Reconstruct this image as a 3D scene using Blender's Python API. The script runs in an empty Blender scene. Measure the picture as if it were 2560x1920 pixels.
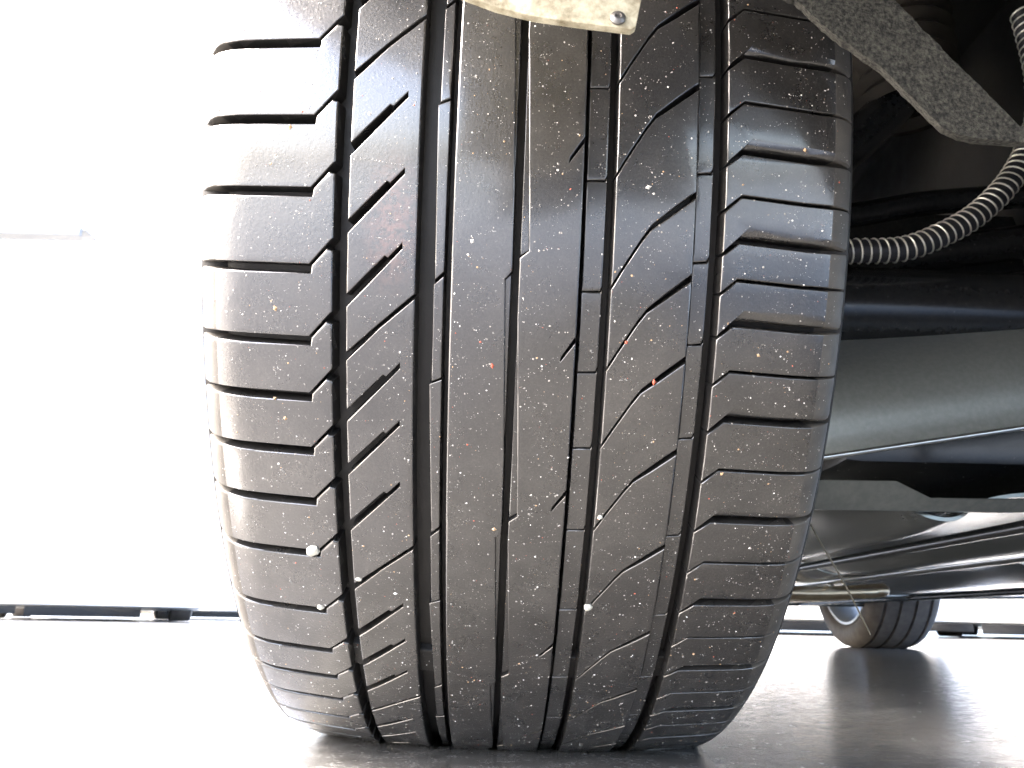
import bpy, bmesh, math, random
from mathutils import Vector, Matrix
random.seed(7)
rad = math.radians
S = bpy.context.scene
COL = S.collection

# ------------------------------------------------------------------ camera, sky, sun, exposure
cam_d = bpy.data.cameras.new('camera')
cam = bpy.data.objects.new('camera', cam_d); COL.objects.link(cam); S.camera = cam
cam_d.sensor_width = 36.0; cam_d.lens = 2062.4 / 2560 * 36.0
cam_d.clip_start = 0.01; cam_d.clip_end = 3000
cam_d.dof.use_dof = True; cam_d.dof.focus_distance = 0.30; cam_d.dof.aperture_fstop = 40.0
CR = (Matrix.Rotation(-0.01245, 3, 'Z') @ Matrix.Rotation(0.27934, 3, 'X') @ Matrix.Rotation(-0.01933, 3, 'Y')
      @ Matrix.Rotation(rad(90), 3, 'X'))
cam.matrix_world = Matrix.Translation((-0.01593, -0.58681, 0.07078)) @ CR.to_4x4()

SUN_EL, SUN_AZ = rad(42), rad(-100)          # azimuth from +Y towards +X; the sun stands high on the left
world = bpy.data.worlds.new('World'); S.world = world; world.use_nodes = True
wn = world.node_tree.nodes; wl = world.node_tree.links
bg = wn['Background']; sky = wn.new('ShaderNodeTexSky'); sky.sky_type = 'NISHITA'
sky.sun_disc = False; sky.sun_elevation = SUN_EL; sky.sun_rotation = SUN_AZ
sky.air_density = 0.7; sky.dust_density = 4.5; sky.ozone_density = 0.3
wl.new(sky.outputs[0], bg.inputs[0]); bg.inputs[1].default_value = 0.15
sd = bpy.data.lights.new('sun', 'SUN'); sd.energy = 0.7; sd.angle = rad(12); sd.color = (1.0, 0.975, 0.94)
sun = bpy.data.objects.new('sun', sd); COL.objects.link(sun)
sdir = Vector((math.sin(SUN_AZ) * math.cos(SUN_EL), math.cos(SUN_AZ) * math.cos(SUN_EL), math.sin(SUN_EL)))
sun.rotation_euler = sdir.to_track_quat('Z', 'Y').to_euler(); sun.location = sdir * 20
vs = S.view_settings
vs.view_transform = 'Standard'; vs.look = 'None'; vs.gamma = 1.0; vs.use_curve_mapping = False
vs.exposure = 4.0

# ------------------------------------------------------------------ materials
def mat(name, base=(0.5, 0.5, 0.5), rough=0.5, metal=0.0, spec=0.5, var=None, vscale=20, bump=0, bscale=200, rvar=0, coat=0, bdist=0.0003):
    m = bpy.data.materials.new(name); m.use_nodes = True
    nt = m.node_tree; N = nt.nodes; Lk = nt.links; b = N['Principled BSDF']
    b.inputs['Base Color'].default_value = (*base, 1); b.inputs['Roughness'].default_value = rough
    b.inputs['Metallic'].default_value = metal; b.inputs['Specular IOR Level'].default_value = spec
    b.inputs['Coat Weight'].default_value = coat
    tc = N.new('ShaderNodeTexCoord')
    if var is not None or rvar:
        n = N.new('ShaderNodeTexNoise'); n.inputs['Scale'].default_value = vscale; n.inputs['Detail'].default_value = 8
        n.inputs['Roughness'].default_value = 0.65
        Lk.new(tc.outputs['Object'], n.inputs['Vector'])
        r = N.new('ShaderNodeValToRGB'); r.color_ramp.elements[0].position = 0.38; r.color_ramp.elements[1].position = 0.66
        Lk.new(n.outputs['Fac'], r.inputs['Fac'])
        if var is not None:
            r.color_ramp.elements[0].color = (*base, 1); r.color_ramp.elements[1].color = (*var, 1)
            Lk.new(r.outputs['Color'], b.inputs['Base Color'])
        if rvar:
            mr = N.new('ShaderNodeMapRange'); mr.inputs['To Min'].default_value = max(0, rough - rvar); mr.inputs['To Max'].default_value = rough + rvar
            mr.inputs['From Min'].default_value = 0.3; mr.inputs['From Max'].default_value = 0.7
            Lk.new(n.outputs['Fac'], mr.inputs['Value']); Lk.new(mr.outputs['Result'], b.inputs['Roughness'])
    if bump:
        n2 = N.new('ShaderNodeTexNoise'); n2.inputs['Scale'].default_value = bscale; n2.inputs['Detail'].default_value = 4
        Lk.new(tc.outputs['Object'], n2.inputs['Vector'])
        bp = N.new('ShaderNodeBump'); bp.inputs['Strength'].default_value = bump; bp.inputs['Distance'].default_value = bdist
        Lk.new(n2.outputs['Fac'], bp.inputs['Height']); Lk.new(bp.outputs['Normal'], b.inputs['Normal'])
    return m

def rubber_material(name, stain=True):
    m = bpy.data.materials.new(name); m.use_nodes = True
    nt = m.node_tree; N = nt.nodes; Lk = nt.links; b = N['Principled BSDF']
    tc = N.new('ShaderNodeTexCoord'); obj = tc.outputs['Object']
    def noise(scale, detail=6, rough=0.6):
        n = N.new('ShaderNodeTexNoise'); n.inputs['Scale'].default_value = scale; n.inputs['Detail'].default_value = detail
        n.inputs['Roughness'].default_value = rough; Lk.new(obj, n.inputs['Vector']); return n.outputs['Fac']
    def ramp(src, stops):
        r = N.new('ShaderNodeValToRGB'); Lk.new(src, r.inputs['Fac'])
        e = r.color_ramp.elements
        e[0].position, e[0].color = stops[0][0], (*stops[0][1], 1)
        e[1].position, e[1].color = stops[-1][0], (*stops[-1][1], 1)
        for p, c in stops[1:-1]:
            k = e.new(p); k.color = (*c, 1)
        return r.outputs['Color']
    def mix(fac, a, bb):
        x = N.new('ShaderNodeMix'); x.data_type = 'RGBA'
        if isinstance(fac, float): x.inputs[0].default_value = fac
        else: Lk.new(fac, x.inputs[0])
        for s, i in ((a, 6), (bb, 7)):
            if isinstance(s, tuple): x.inputs[i].default_value = (*s, 1)
            else: Lk.new(s, x.inputs[i])
        return x.outputs[2]
    base = ramp(noise(26, 9, 0.7), [(0.34, (0.018, 0.0177, 0.0174)), (0.52, (0.028, 0.0268, 0.0256)), (0.72, (0.048, 0.045, 0.0415))])
    fine = ramp(noise(1300, 3, 0.7), [(0.42, (0.72, 0.72, 0.72)), (0.62, (1.3, 1.28, 1.25))])
    mm = N.new('ShaderNodeMix'); mm.data_type = 'RGBA'; mm.blend_type = 'MULTIPLY'; mm.inputs[0].default_value = 0.75
    Lk.new(base, mm.inputs[6]); Lk.new(fine, mm.inputs[7]); colr = mm.outputs[2]
    # pale mineral dust sitting in flecks
    fl = ramp(noise(620, 2, 0.5), [(0.70, (0, 0, 0)), (0.77, (1, 1, 1))])
    colr = mix(fl, colr, (0.22, 0.21, 0.19))
    if stain:                                   # reddish dried mud smeared on the second rib
        g = N.new('ShaderNodeVectorMath'); g.operation = 'SUBTRACT'; Lk.new(obj, g.inputs[0])
        g.inputs[1].default_value = (-0.056, -0.305, 0.222)
        sc = N.new('ShaderNodeVectorMath'); sc.operation = 'MULTIPLY'; Lk.new(g.outputs[0], sc.inputs[0]); sc.inputs[1].default_value = (75, 30, 34)
        ln = N.new('ShaderNodeVectorMath'); ln.operation = 'LENGTH'; Lk.new(sc.outputs[0], ln.inputs[0])
        mr = N.new('ShaderNodeMapRange'); Lk.new(ln.outputs['Value'], mr.inputs['Value'])
        mr.inputs['From Min'].default_value = 1.0; mr.inputs['From Max'].default_value = 0.1; mr.inputs['To Min'].default_value = 0; mr.inputs['To Max'].default_value = 1
        nz = N.new('ShaderNodeMapRange'); Lk.new(noise(330, 5, 0.7), nz.inputs['Value'])
        nz.inputs['From Min'].default_value = 0.42; nz.inputs['From Max'].default_value = 0.58
        pr = N.new('ShaderNodeMath'); pr.operation = 'MULTIPLY'; Lk.new(mr.outputs['Result'], pr.inputs[0]); Lk.new(nz.outputs['Result'], pr.inputs[1])
        colr = mix(pr.outputs[0], colr, (0.10, 0.055, 0.044))
    Lk.new(colr, b.inputs['Base Color'])
    rg = N.new('ShaderNodeMapRange'); Lk.new(noise(60, 6, 0.7), rg.inputs['Value'])
    rg.inputs['From Min'].default_value = 0.3; rg.inputs['From Max'].default_value = 0.7
    rg.inputs['To Min'].default_value = 0.22; rg.inputs['To Max'].default_value = 0.40
    Lk.new(rg.outputs['Result'], b.inputs['Roughness'])
    b.inputs['Specular IOR Level'].default_value = 0.6; b.inputs['Coat Weight'].default_value = 1.0; b.inputs['Coat Roughness'].default_value = 0.15; b.inputs['Coat IOR'].default_value = 1.7
    v = N.new('ShaderNodeTexVoronoi'); v.inputs['Scale'].default_value = 330; Lk.new(obj, v.inputs['Vector'])
    vr = N.new('ShaderNodeMapRange'); Lk.new(v.outputs['Distance'], vr.inputs['Value'])
    vr.inputs['From Min'].default_value = 0.0; vr.inputs['From Max'].default_value = 0.26; vr.inputs['To Min'].default_value = 1; vr.inputs['To Max'].default_value = 0
    b1 = N.new('ShaderNodeBump'); b1.inputs['Strength'].default_value = 0.2; b1.inputs['Distance'].default_value = 0.0003
    Lk.new(vr.outputs['Result'], b1.inputs['Height'])
    b2 = N.new('ShaderNodeBump'); b2.inputs['Strength'].default_value = 0.45; b2.inputs['Distance'].default_value = 0.0004
    Lk.new(noise(850, 5, 0.65), b2.inputs['Height']); Lk.new(b1.outputs['Normal'], b2.inputs['Normal'])
    Lk.new(b2.outputs['Normal'], b.inputs['Normal'])
    return m

def concrete_material():
    m = bpy.data.materials.new('wet_concrete'); m.use_nodes = True
    nt = m.node_tree; N = nt.nodes; Lk = nt.links; b = N['Principled BSDF']
    tc = N.new('ShaderNodeTexCoord')
    def noise(scale, detail=8, rough=0.6):
        n = N.new('ShaderNodeTexNoise'); n.inputs['Scale'].default_value = scale; n.inputs['Detail'].default_value = detail
        n.inputs['Roughness'].default_value = rough; Lk.new(tc.outputs['Object'], n.inputs['Vector']); return n.outputs['Fac']
    def ramp(src, a, ca, c, cc):
        r = N.new('ShaderNodeValToRGB'); Lk.new(src, r.inputs['Fac']); e = r.color_ramp.elements
        e[0].position, e[0].color = a, (*ca, 1); e[1].position, e[1].color = c, (*cc, 1); return r.outputs['Color']
    c1 = ramp(noise(5), 0.3, (0.15, 0.149, 0.146), 0.7, (0.235, 0.234, 0.23))
    c2 = ramp(noise(420, 4, 0.7), 0.42, (0.5, 0.5, 0.49), 0.60, (1.2, 1.2, 1.2))
    c3 = ramp(noise(60, 6, 0.75), 0.36, (0.45, 0.45, 0.44), 0.60, (1.0, 1.0, 1.0))
    def mul(a, bb):
        x = N.new('ShaderNodeMix'); x.data_type = 'RGBA'; x.blend_type = 'MULTIPLY'; x.inputs[0].default_value = 1
        Lk.new(a, x.inputs[6]); Lk.new(bb, x.inputs[7]); return x.outputs[2]
    Lk.new(mul(mul(c1, c2), c3), b.inputs['Base Color'])
    rg = N.new('ShaderNodeMapRange'); Lk.new(noise(70, 7, 0.7), rg.inputs['Value'])
    rg.inputs['From Min'].default_value = 0.3; rg.inputs['From Max'].default_value = 0.7
    rg.inputs['To Min'].default_value = 0.10; rg.inputs['To Max'].default_value = 0.30
    Lk.new(rg.outputs['Result'], b.inputs['Roughness']); b.inputs['Specular IOR Level'].default_value = 0.5
    bp = N.new('ShaderNodeBump'); bp.inputs['Strength'].default_value = 0.16; bp.inputs['Distance'].default_value = 0.0006
    Lk.new(noise(140, 8, 0.7), bp.inputs['Height']); Lk.new(bp.outputs['Normal'], b.inputs['Normal'])
    return m

M_RUB = rubber_material('tread_rubber'); M_RUB2 = mat('shaded_groove_rubber', (0.0165, 0.016, 0.0155), 0.5, spec=0.35, var=(0.021, 0.020, 0.0193), vscale=50, bump=0.3, bscale=700)  # second one: groove shade put into the colour as darker rubber
M_SIDE = mat('sidewall_rubber', (0.060, 0.056, 0.050), 0.6, var=(0.10, 0.092, 0.08), vscale=60, bump=0.3, bscale=900)
M_CONC = concrete_material()
M_WHITE = mat('white_paint', (0.78, 0.78, 0.76), 0.35, var=(0.74, 0.74, 0.72), vscale=2, coat=0.3)
M_FLAP = mat('stained_cream_plastic', (0.54, 0.50, 0.37), 0.55, var=(0.17, 0.14, 0.08), vscale=170, bump=0.3, bscale=700)
M_BLACKP = mat('black_plastic', (0.020, 0.020, 0.021), 0.45, var=(0.035, 0.034, 0.032), vscale=40, bump=0.3, bscale=400, rvar=0.1)
M_FELT = mat('grey_felt', (0.003, 0.0031, 0.0028), 0.95, var=(0.065, 0.064, 0.052), vscale=620, bump=1.0, bscale=900, bdist=0.001)
M_ARM = mat('satin_grey_steel', (0.19, 0.21, 0.208), 0.34, metal=0.35, var=(0.23, 0.25, 0.247), vscale=260, rvar=0.05, bump=0.12, bscale=500)
M_BLK = mat('black_enamel', (0.015, 0.017, 0.019), 0.22, var=(0.022, 0.023, 0.024), vscale=220, rvar=0.06)
M_HOSE = mat('black_hose_rubber', (0.014, 0.015, 0.020), 0.5)
M_WIRE = mat('bright_wire', (0.66, 0.66, 0.60), 0.35, metal=0.6)
M_ALU = mat('dull_aluminium', (0.55, 0.56, 0.55), 0.2, metal=0.95, var=(0.45, 0.46, 0.46), vscale=120, rvar=0.06)
M_TRAY = mat('dark_undertray', (0.16, 0.18, 0.18), 0.2, metal=0.55, var=(0.21, 0.225, 0.222), vscale=150, rvar=0.05)
M_RUST = mat('tarnished_pipe', (0.72, 0.60, 0.42), 0.28, metal=0.8, var=(0.62, 0.48, 0.33), vscale=25)
M_BROWN = mat('brown_dusty_rubber', (0.014, 0.011, 0.008), 0.75, var=(0.022, 0.018, 0.012), vscale=60)
M_RIM = mat('silver_rim', (0.68, 0.68, 0.67), 0.3, metal=0.5)
M_DISC = mat('brake_disc_steel', (0.20, 0.19, 0.18), 0.4, metal=0.8)
M_TYRE2 = mat('far_tyre_rubber', (0.11, 0.10, 0.09), 0.65, var=(0.16, 0.145, 0.13), vscale=40)
M_STONE = mat('pale_stone', (0.62, 0.62, 0.55), 0.6, var=(0.45, 0.45, 0.40), vscale=500, bump=0.4, bscale=900)
M_GRAIN = [mat('white_grain', (0.70, 0.69, 0.66), 0.45), mat('grey_grain', (0.30, 0.29, 0.27), 0.5),
           mat('tan_grain', (0.45, 0.30, 0.17), 0.6), mat('red_grain', (0.42, 0.10, 0.06), 0.6)]
M_STEM = mat('dry_stem', (0.055, 0.05, 0.035), 0.6, var=(0.12, 0.11, 0.08), vscale=300)
M_LAMP = mat('lamp_lens', (0.55, 0.12, 0.10), 0.2)
M_CANVAS = mat('grey_canvas', (0.21, 0.212, 0.205), 0.8)
M_GALV = mat('galvanised_pipe', (0.45, 0.46, 0.46), 0.45, metal=0.5)

# ------------------------------------------------------------------ mesh helpers
def link(name, me, m=None, parent=None):
    o = bpy.data.objects.new(name, me); COL.objects.link(o)
    if m is not None and not me.materials:
        for k in (m if isinstance(m, list) else [m]): me.materials.append(k)
    if parent is not None: o.parent = parent
    return o
def tag(o, label=None, cat=None, group=None, kind=None):
    for k, v in (('label', label), ('category', cat), ('group', group), ('kind', kind)):
        if v: o[k] = v
    return o
def empty(name, loc=(0, 0, 0), rot=(0, 0, 0)):
    o = bpy.data.objects.new(name, None); COL.objects.link(o); o.location = loc; o.rotation_euler = rot; o.empty_display_size = 0.1
    return o
def finish(bm, name, m, parent=None, smooth=True, ang=38, bevel=0, seg=2):
    bmesh.ops.remove_doubles(bm, verts=bm.verts, dist=1e-6)
    bmesh.ops.recalc_face_normals(bm, faces=bm.faces)
    if bevel:
        es = [e for e in bm.edges if len(e.link_faces) == 2 and e.calc_face_angle(0) > rad(30)]
        bmesh.ops.bevel(bm, geom=es, offset=bevel, segments=seg, profile=0.6, affect='EDGES', clamp_overlap=True)
    if smooth:
        for f in bm.faces: f.smooth = True
        for e in bm.edges:
            if len(e.link_faces) == 2 and e.calc_face_angle(0) > rad(ang): e.smooth = False
    me = bpy.data.meshes.new(name); bm.to_mesh(me); bm.free()
    return link(name, me, m, parent)
def box(name, lo, hi, m, parent=None, bevel=0.004, seg=2):
    bm = bmesh.new(); bmesh.ops.create_cube(bm, size=1)
    for v in bm.verts: v.co = Vector([lo[i] + (v.co[i] + 0.5) * (hi[i] - lo[i]) for i in range(3)])
    return finish(bm, name, m, parent, bevel=bevel, seg=seg)
def prism(name, pts, d, m, parent=None, bevel=0.0, cuts=0):
    """closed polygon of 3D points pushed along vector d"""
    bm = bmesh.new(); d = Vector(d)
    a = [bm.verts.new(p) for p in pts]; b = [bm.verts.new(Vector(p) + d) for p in pts]
    bm.faces.new(a); bm.faces.new(b[::-1]); n = len(pts)
    for i in range(n): bm.faces.new((a[i], b[i], b[(i + 1) % n], a[(i + 1) % n]))
    return finish(bm, name, m, parent, bevel=bevel)
def catmull(P, n=8):
    P = [Vector(p) for p in P]; Q = [P[0] * 2 - P[1]] + P + [P[-1] * 2 - P[-2]]; out = []
    for i in range(1, len(Q) - 2):
        for k in range(n):
            t = k / n; a, b, c, d = Q[i - 1], Q[i], Q[i + 1], Q[i + 2]
            out.append(0.5 * (2 * b + (c - a) * t + (2 * a - 5 * b + 4 * c - d) * t * t + (3 * b - a - 3 * c + d) * t ** 3))
    return out + [P[-1]]
def frames(path):
    T = [(path[min(i + 1, len(path) - 1)] - path[max(i - 1, 0)]).normalized() for i in range(len(path))]
    n = T[0].orthogonal().normalized(); F = []
    for t in T:
        n = (n - t * n.dot(t)).normalized(); F.append((t, n, t.cross(n)))
    return F
def tube(name, path, r, m, parent=None, seg=16, cap=True):
    path = [Vector(p) for p in path]; F = frames(path); bm = bmesh.new(); rings = []
    for i, (p, (t, n, b)) in enumerate(zip(path, F)):
        rr = r[i] if isinstance(r, (list, tuple)) else r
        rings.append([bm.verts.new(p + (n * math.cos(a) + b * math.sin(a)) * rr) for a in [2 * math.pi * k / seg for k in range(seg)]])
    for A, B in zip(rings, rings[1:]):
        for k in range(seg): bm.faces.new((A[k], A[(k + 1) % seg], B[(k + 1) % seg], B[k]))
    if cap: bm.faces.new(rings[0][::-1]); bm.faces.new(rings[-1])
    return finish(bm, name, m, parent)
def lathe(name, prof, m, parent=None, seg=96, axis='X', a0=0, a1=360, closed=False, off=(0, 0, 0)):
    """prof: list of (along axis, radius)"""
    bm = bmesh.new(); full = abs(a1 - a0) >= 359.9; n = seg if full else seg + 1; rings = []
    for k in range(n):
        a = rad(a0 + (a1 - a0) * k / seg); c, s = math.cos(a), math.sin(a); ring = []
        for x, r in prof:
            p = (x, -r * c, -r * s) if axis == 'X' else (r * c, r * s, x)
            ring.append(bm.verts.new(Vector(p) + Vector(off)))
        rings.append(ring)
    for k in range(n if full else n - 1):
        A, B = rings[k], rings[(k + 1) % n]; q = len(prof)
        for i in range(q if closed else q - 1): bm.faces.new((A[i], A[(i + 1) % q], B[(i + 1) % q], B[i]))
    return finish(bm, name, m, parent)

# ------------------------------------------------------------------ ground
bm = bmesh.new()
vv = [bm.verts.new(p) for p in ((-900, -900, 0), (900, -900, 0), (900, 900, 0), (-900, 900, 0))]; bm.faces.new(vv)
g = finish(bm, 'ground', M_CONC, smooth=False); tag(g, 'wet grey concrete ground under the car and beyond', 'ground', kind='structure')

# ------------------------------------------------------------------ the tyre
R = 0.33; SINK = 0.01006; CAMBER = 0.01803
K = R * 1000 * math.pi / 180.0                 # millimetres of tread per degree
def crown(x): return 0.000585 * x * x
pl = catmull([(-112, 7.34, 0), (-117, 8.15, 0), (-123, 10.0, 0), (-127.6, 12.6, 0), (-131.3, 17.3, 0), (-133.8, 24, 0), (-135, 34, 0), (-134, 50, 0), (-129, 70, 0), (-122, 86, 0), (-116, 95, 0)], 6)
pr = catmull([(106, 6.57, 0), (109, 7.2, 0), (113, 9.0, 0), (116.6, 12, 0), (119.4, 17, 0), (121.2, 24, 0), (122, 34, 0), (121, 50, 0), (116, 70, 0), (109, 86, 0), (104, 95, 0)], 6)
PROF = []
ul = [-112.0]
for a, b in zip(pl, pl[1:]): ul.append(ul[-1] - (b - a).length)
ur = [106.0]
for a, b in zip(pr, pr[1:]): ur.append(ur[-1] + (b - a).length)
for u, p in list(zip(ul, pl))[::-1]: PROF.append((u, p.x, p.y))
x = -106.0
while x < 105.9: PROF.append((x, x, crown(x))); x += 4.0
for u, p in zip(ur, pr): PROF.append((u, p.x, p.y))
U0, U1 = PROF[0][0], PROF[-1][0]
PU = [p[0] for p in PROF]
import bisect
def pxy(u):
    u = min(max(u, U0), U1); i = min(max(bisect.bisect_right(PU, u) - 1, 0), len(PROF) - 2)
    a, b = PROF[i], PROF[i + 1]; t = (u - a[0]) / (b[0] - a[0])
    return a[1] + (b[1] - a[1]) * t, 330.0 - (a[2] + (b[2] - a[2]) * t)
def surf(u, v, h):
    """lateral u (mm), circumferential v (mm), height over the tread (mm) -> point in the tyre's frame, base at z=0"""
    e = 2.0; xa, ra = pxy(u - e); xb, rb = pxy(u + e); x, r = pxy(u)
    dx, dr = xb - xa, rb - ra; l = math.hypot(dx, dr)
    x += -dr / l * h; r += dx / l * h
    th = rad(v / K)
    return Vector((x / 1000, -r * math.cos(th) / 1000, -r * math.sin(th) / 1000 + R))

car = empty('car', (0.72, 1.3, 0.0)); tag(car, 'white car on a gritty worn black tyre, dark suspension and underbody showing beside it', 'car')
def P(o):                                       # keep world coordinates under the car empty
    o.parent = car; o.matrix_parent_inverse = Matrix.Translation(car.location).inverted(); return o
rotc = Matrix.Rotation(CAMBER, 3, 'Y')
TW = Matrix.Translation(Vector((0, 0, R - SINK)) - rotc @ Vector((0, 0, R))) @ rotc.to_4x4()

def offset_poly(P, offs):
    n = len(P); out = []
    for i in range(n):
        p0, p1, p2 = P[i - 1], P[i], P[(i + 1) % n]
        d1 = (p1 - p0).normalized(); d2 = (p2 - p1).normalized()
        n1 = Vector((-d1.y, d1.x)); n2 = Vector((-d2.y, d2.x))
        o1, o2 = offs[i - 1], offs[i]; cr = d1.x * d2.y - d1.y * d2.x
        if abs(cr) < 0.05: out.append(p1 + (n1 + n2).normalized() * ((o1 + o2) / 2)); continue
        a = p1 + n1 * o1; b = p1 + n2 * o2; w = b - a
        t = (w.x * d2.y - w.y * d2.x) / cr
        q = a + d1 * t
        if (q - p1).length > 3.5 * max(abs(o1), abs(o2), 1e-6): q = p1 + (q - p1).normalized() * 3.5 * max(abs(o1), abs(o2))
        out.append(q)
    return out

def add_block(bm, pts, bev=0.6, top=0.0, depth=9.2, draft=0.5, seams=(), wide=None, step=7.0):
    """pts: (u mm, theta deg). wide: {edge index: (width, drop)}; seams: edge indices shared with the next chunk"""
    P = [Vector((u, t * K)) for u, t in pts]
    idx = list(range(len(P)))
    area = sum(P[i - 1].x * P[i].y - P[i].x * P[i - 1].y for i in range(len(P)))
    n = len(P)
    if area < 0:                               # keep edge i = P[i]->P[i+1] after the flip
        P = P[::-1]; mp = {i: (n - 2 - i) % n for i in range(n)}
        seams = {mp[i] for i in seams}; wide = {mp[i]: w for i, w in (wide or {}).items()}
    wide = wide or {}; seams = set(seams)
    b = [0.0 if i in seams else (wide[i][0] if i in wide else (bev[i] if isinstance(bev, list) else bev)) for i in range(n)]
    dd = [0.0 if i in seams else (wide[i][1] if i in wide else min(b[i], 0.8)) for i in range(n)]
    dv = [max(dd[i - 1], dd[i]) for i in range(n)]
    dr = [0.0 if i in seams else -draft for i in range(n)]
    A = offset_poly(P, b); B = offset_poly(P, [x * 0.32 for x in b]); C = P; D = offset_poly(P, dr)
    tmp = bmesh.new()
    lv = []
    for Q, hs in ((A, [0] * n), (B, [-0.32 * x for x in dv]), (C, [-x for x in dv]), (D, [-depth] * n)):
        lv.append([tmp.verts.new((q.x, q.y, top + h if h > -depth else -depth)) for q, h in zip(Q, hs)])
    tmp.faces.new(lv[0])
    for X, Y in zip(lv, lv[1:]):
        for i in range(n):
            j = (i + 1) % n
            if i in seams: continue
            tmp.faces.new((X[i], Y[i], Y[j], X[j]))
    bmesh.ops.remove_doubles(tmp, verts=tmp.verts, dist=1e-5)
    bmesh.ops.triangulate(tmp, faces=tmp.faces, ngon_method='BEAUTY')
    us = [p.x for p in P]; vs_ = [p.y for p in P]
    def cut(co, no):
        bmesh.ops.bisect_plane(tmp, geom=tmp.verts[:] + tmp.edges[:] + tmp.faces[:], dist=1e-4, plane_co=co, plane_no=no)
    y = (math.floor(min(vs_) / step) + 1) * step
    while y < max(vs_) - 0.2: cut((0, y, 0), (0, 1, 0)); y += step
    xs = [q for q in (-131, -128, -124.5, -122, -119, -116, -110, -100, 100, 106, 109.2, 113, 116, 119) if min(us) + 0.3 < q < max(us) - 0.3]
    for q in xs: cut((q, 0, 0), (1, 0, 0))
    vm = {}
    for v in tmp.verts: vm[v] = bm.verts.new(surf(v.co.x, v.co.y, v.co.z))
    for f in tmp.faces:
        try: nf = bm.faces.new([vm[v] for v in f.verts])
        except ValueError: continue
        um = sum(v.co.x for v in f.verts) / len(f.verts)
        hm = sum(v.co.z for v in f.verts) / len(f.verts)
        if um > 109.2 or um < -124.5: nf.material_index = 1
        elif hm < top - 2.4: nf.material_index = 2  # deep wall faces get the rubber with shade in its colour
    tmp.free()

TOPS = []
def block_obj(name, bm, m=None, parent=None):
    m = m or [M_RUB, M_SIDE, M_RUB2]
    bmesh.ops.remove_doubles(bm, verts=bm.verts, dist=2e-6)
    bmesh.ops.recalc_face_normals(bm, faces=bm.faces)
    c = Vector((0, 0, R)); s = 0.0
    for f in bm.faces:
        p = f.calc_center_median(); s += (Vector((0, p.y, p.z - R))).dot(f.normal) * f.calc_area()
    if s < 0: bmesh.ops.reverse_faces(bm, faces=bm.faces)
    bm.normal_update()
    for f in bm.faces:
        p = f.calc_center_median(); d = Vector((0, p.y, p.z - R)); th = math.degrees(math.atan2(-(p.z - R), -p.y))
        if f.material_index < 2 and -4 < th < 73 and d.normalized().dot(f.normal) > 0.75: TOPS.append(([v.co.copy() for v in f.verts][:3], f.normal.copy(), f.calc_area()))
    for f in bm.faces: f.smooth = True
    for e in bm.edges:
        if len(e.link_faces) == 2 and e.calc_face_angle(0) > rad(42): e.smooth = False
    me = bpy.data.meshes.new(name); bm.to_mesh(me); bm.free()
    o = link(name, me, m, parent or tyre)
    w = o.modifiers.new('weighted', 'WEIGHTED_NORMAL'); w.keep_sharp = True
    return o
def one(name, pts, m=None, **k):
    bm = bmesh.new(); add_block(bm, pts, **k); return block_obj(name, bm, m)

def close_circle(seq, mean, lo, hi):
    """continue a measured angle sequence round to 360 degrees with uneven pitches"""
    seq = list(seq); gap = 360 - (seq[-1] - seq[0]); n = round(gap / mean); d = [random.uniform(lo, hi) for _ in range(n)]
    f = gap / sum(d)
    for q in d[:-1]: seq.append(seq[-1] + q * f)
    return seq

# carcass with groove floors and side walls
def floor_h(u):
    if u < -128: return -8.0 + 8.3 * min(1, max(0, (-128 - u) / 9.0))
    if u > 112: return -8.0 + 8.3 * min(1, max(0, (u - 112) / 9.0))
    return -8.0
prof = []
us = [u for u in PU if u < -106 or u > 100] + [x * 4.0 for x in range(-26, 26)]
for u in sorted(us):
    p = surf(u, 0, floor_h(u)); prof.append((p.x, -p.y))
L_in = [p for p in prof]
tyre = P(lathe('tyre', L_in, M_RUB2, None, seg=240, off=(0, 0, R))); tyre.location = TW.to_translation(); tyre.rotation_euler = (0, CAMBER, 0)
tyre['label'] = 'worn wide black tyre with gritty grooved tread, standing close up'
def side_profile(sgn):
    out = []
    for u in (PU if sgn > 0 else PU[::-1]):
        if (u > 121.5 if sgn > 0 else u < -137.5):
            p = surf(u, 0, 0.45); out.append((p.x, -p.y))
    return out
lathe('sidewall', side_profile(-1), M_SIDE, tyre, seg=200, off=(0, 0, R))
lathe('sidewall', side_profile(1), M_SIDE, tyre, seg=200, off=(0, 0, R))
# rim: barrel, lips and five spokes (the outer face looks left)
xl, xr = -0.116, 0.104
rim = lathe('rim', [(xl, 0.236), (xl - 0.004, 0.230), (xl + 0.004, 0.216), (xl + 0.03, 0.205), (0, 0.200), (xr - 0.03, 0.205), (xr - 0.002, 0.218), (xr + 0.004, 0.236), (xr, 0.238), (xr - 0.012, 0.222), (0, 0.206), (xl + 0.014, 0.222)], M_RIM, None, seg=96, closed=True, off=(0, 0, R)); P(rim); rim.location = TW.to_translation(); rim.rotation_euler = (0, CAMBER, 0)
for k in range(5):
    a = rad(72 * k + 20); bm = bmesh.new(); bmesh.ops.create_cube(bm, size=1)
    for v in bm.verts:
        w = 0.028 if v.co.z < 0 else 0.042
        v.co = Vector((-0.095 + v.co.x * 0.022 - (0.012 if v.co.z < 0 else 0), v.co.y * 2 * w, 0.045 + (v.co.z + 0.5) * 0.163))
    bmesh.ops.rotate(bm, verts=bm.verts, cent=(0, 0, 0), matrix=Matrix.Rotation(a, 3, 'X')); bmesh.ops.translate(bm, verts=bm.verts, vec=(0, 0, R))
    finish(bm, 'spoke', M_RIM, rim, bevel=0.006)
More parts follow.
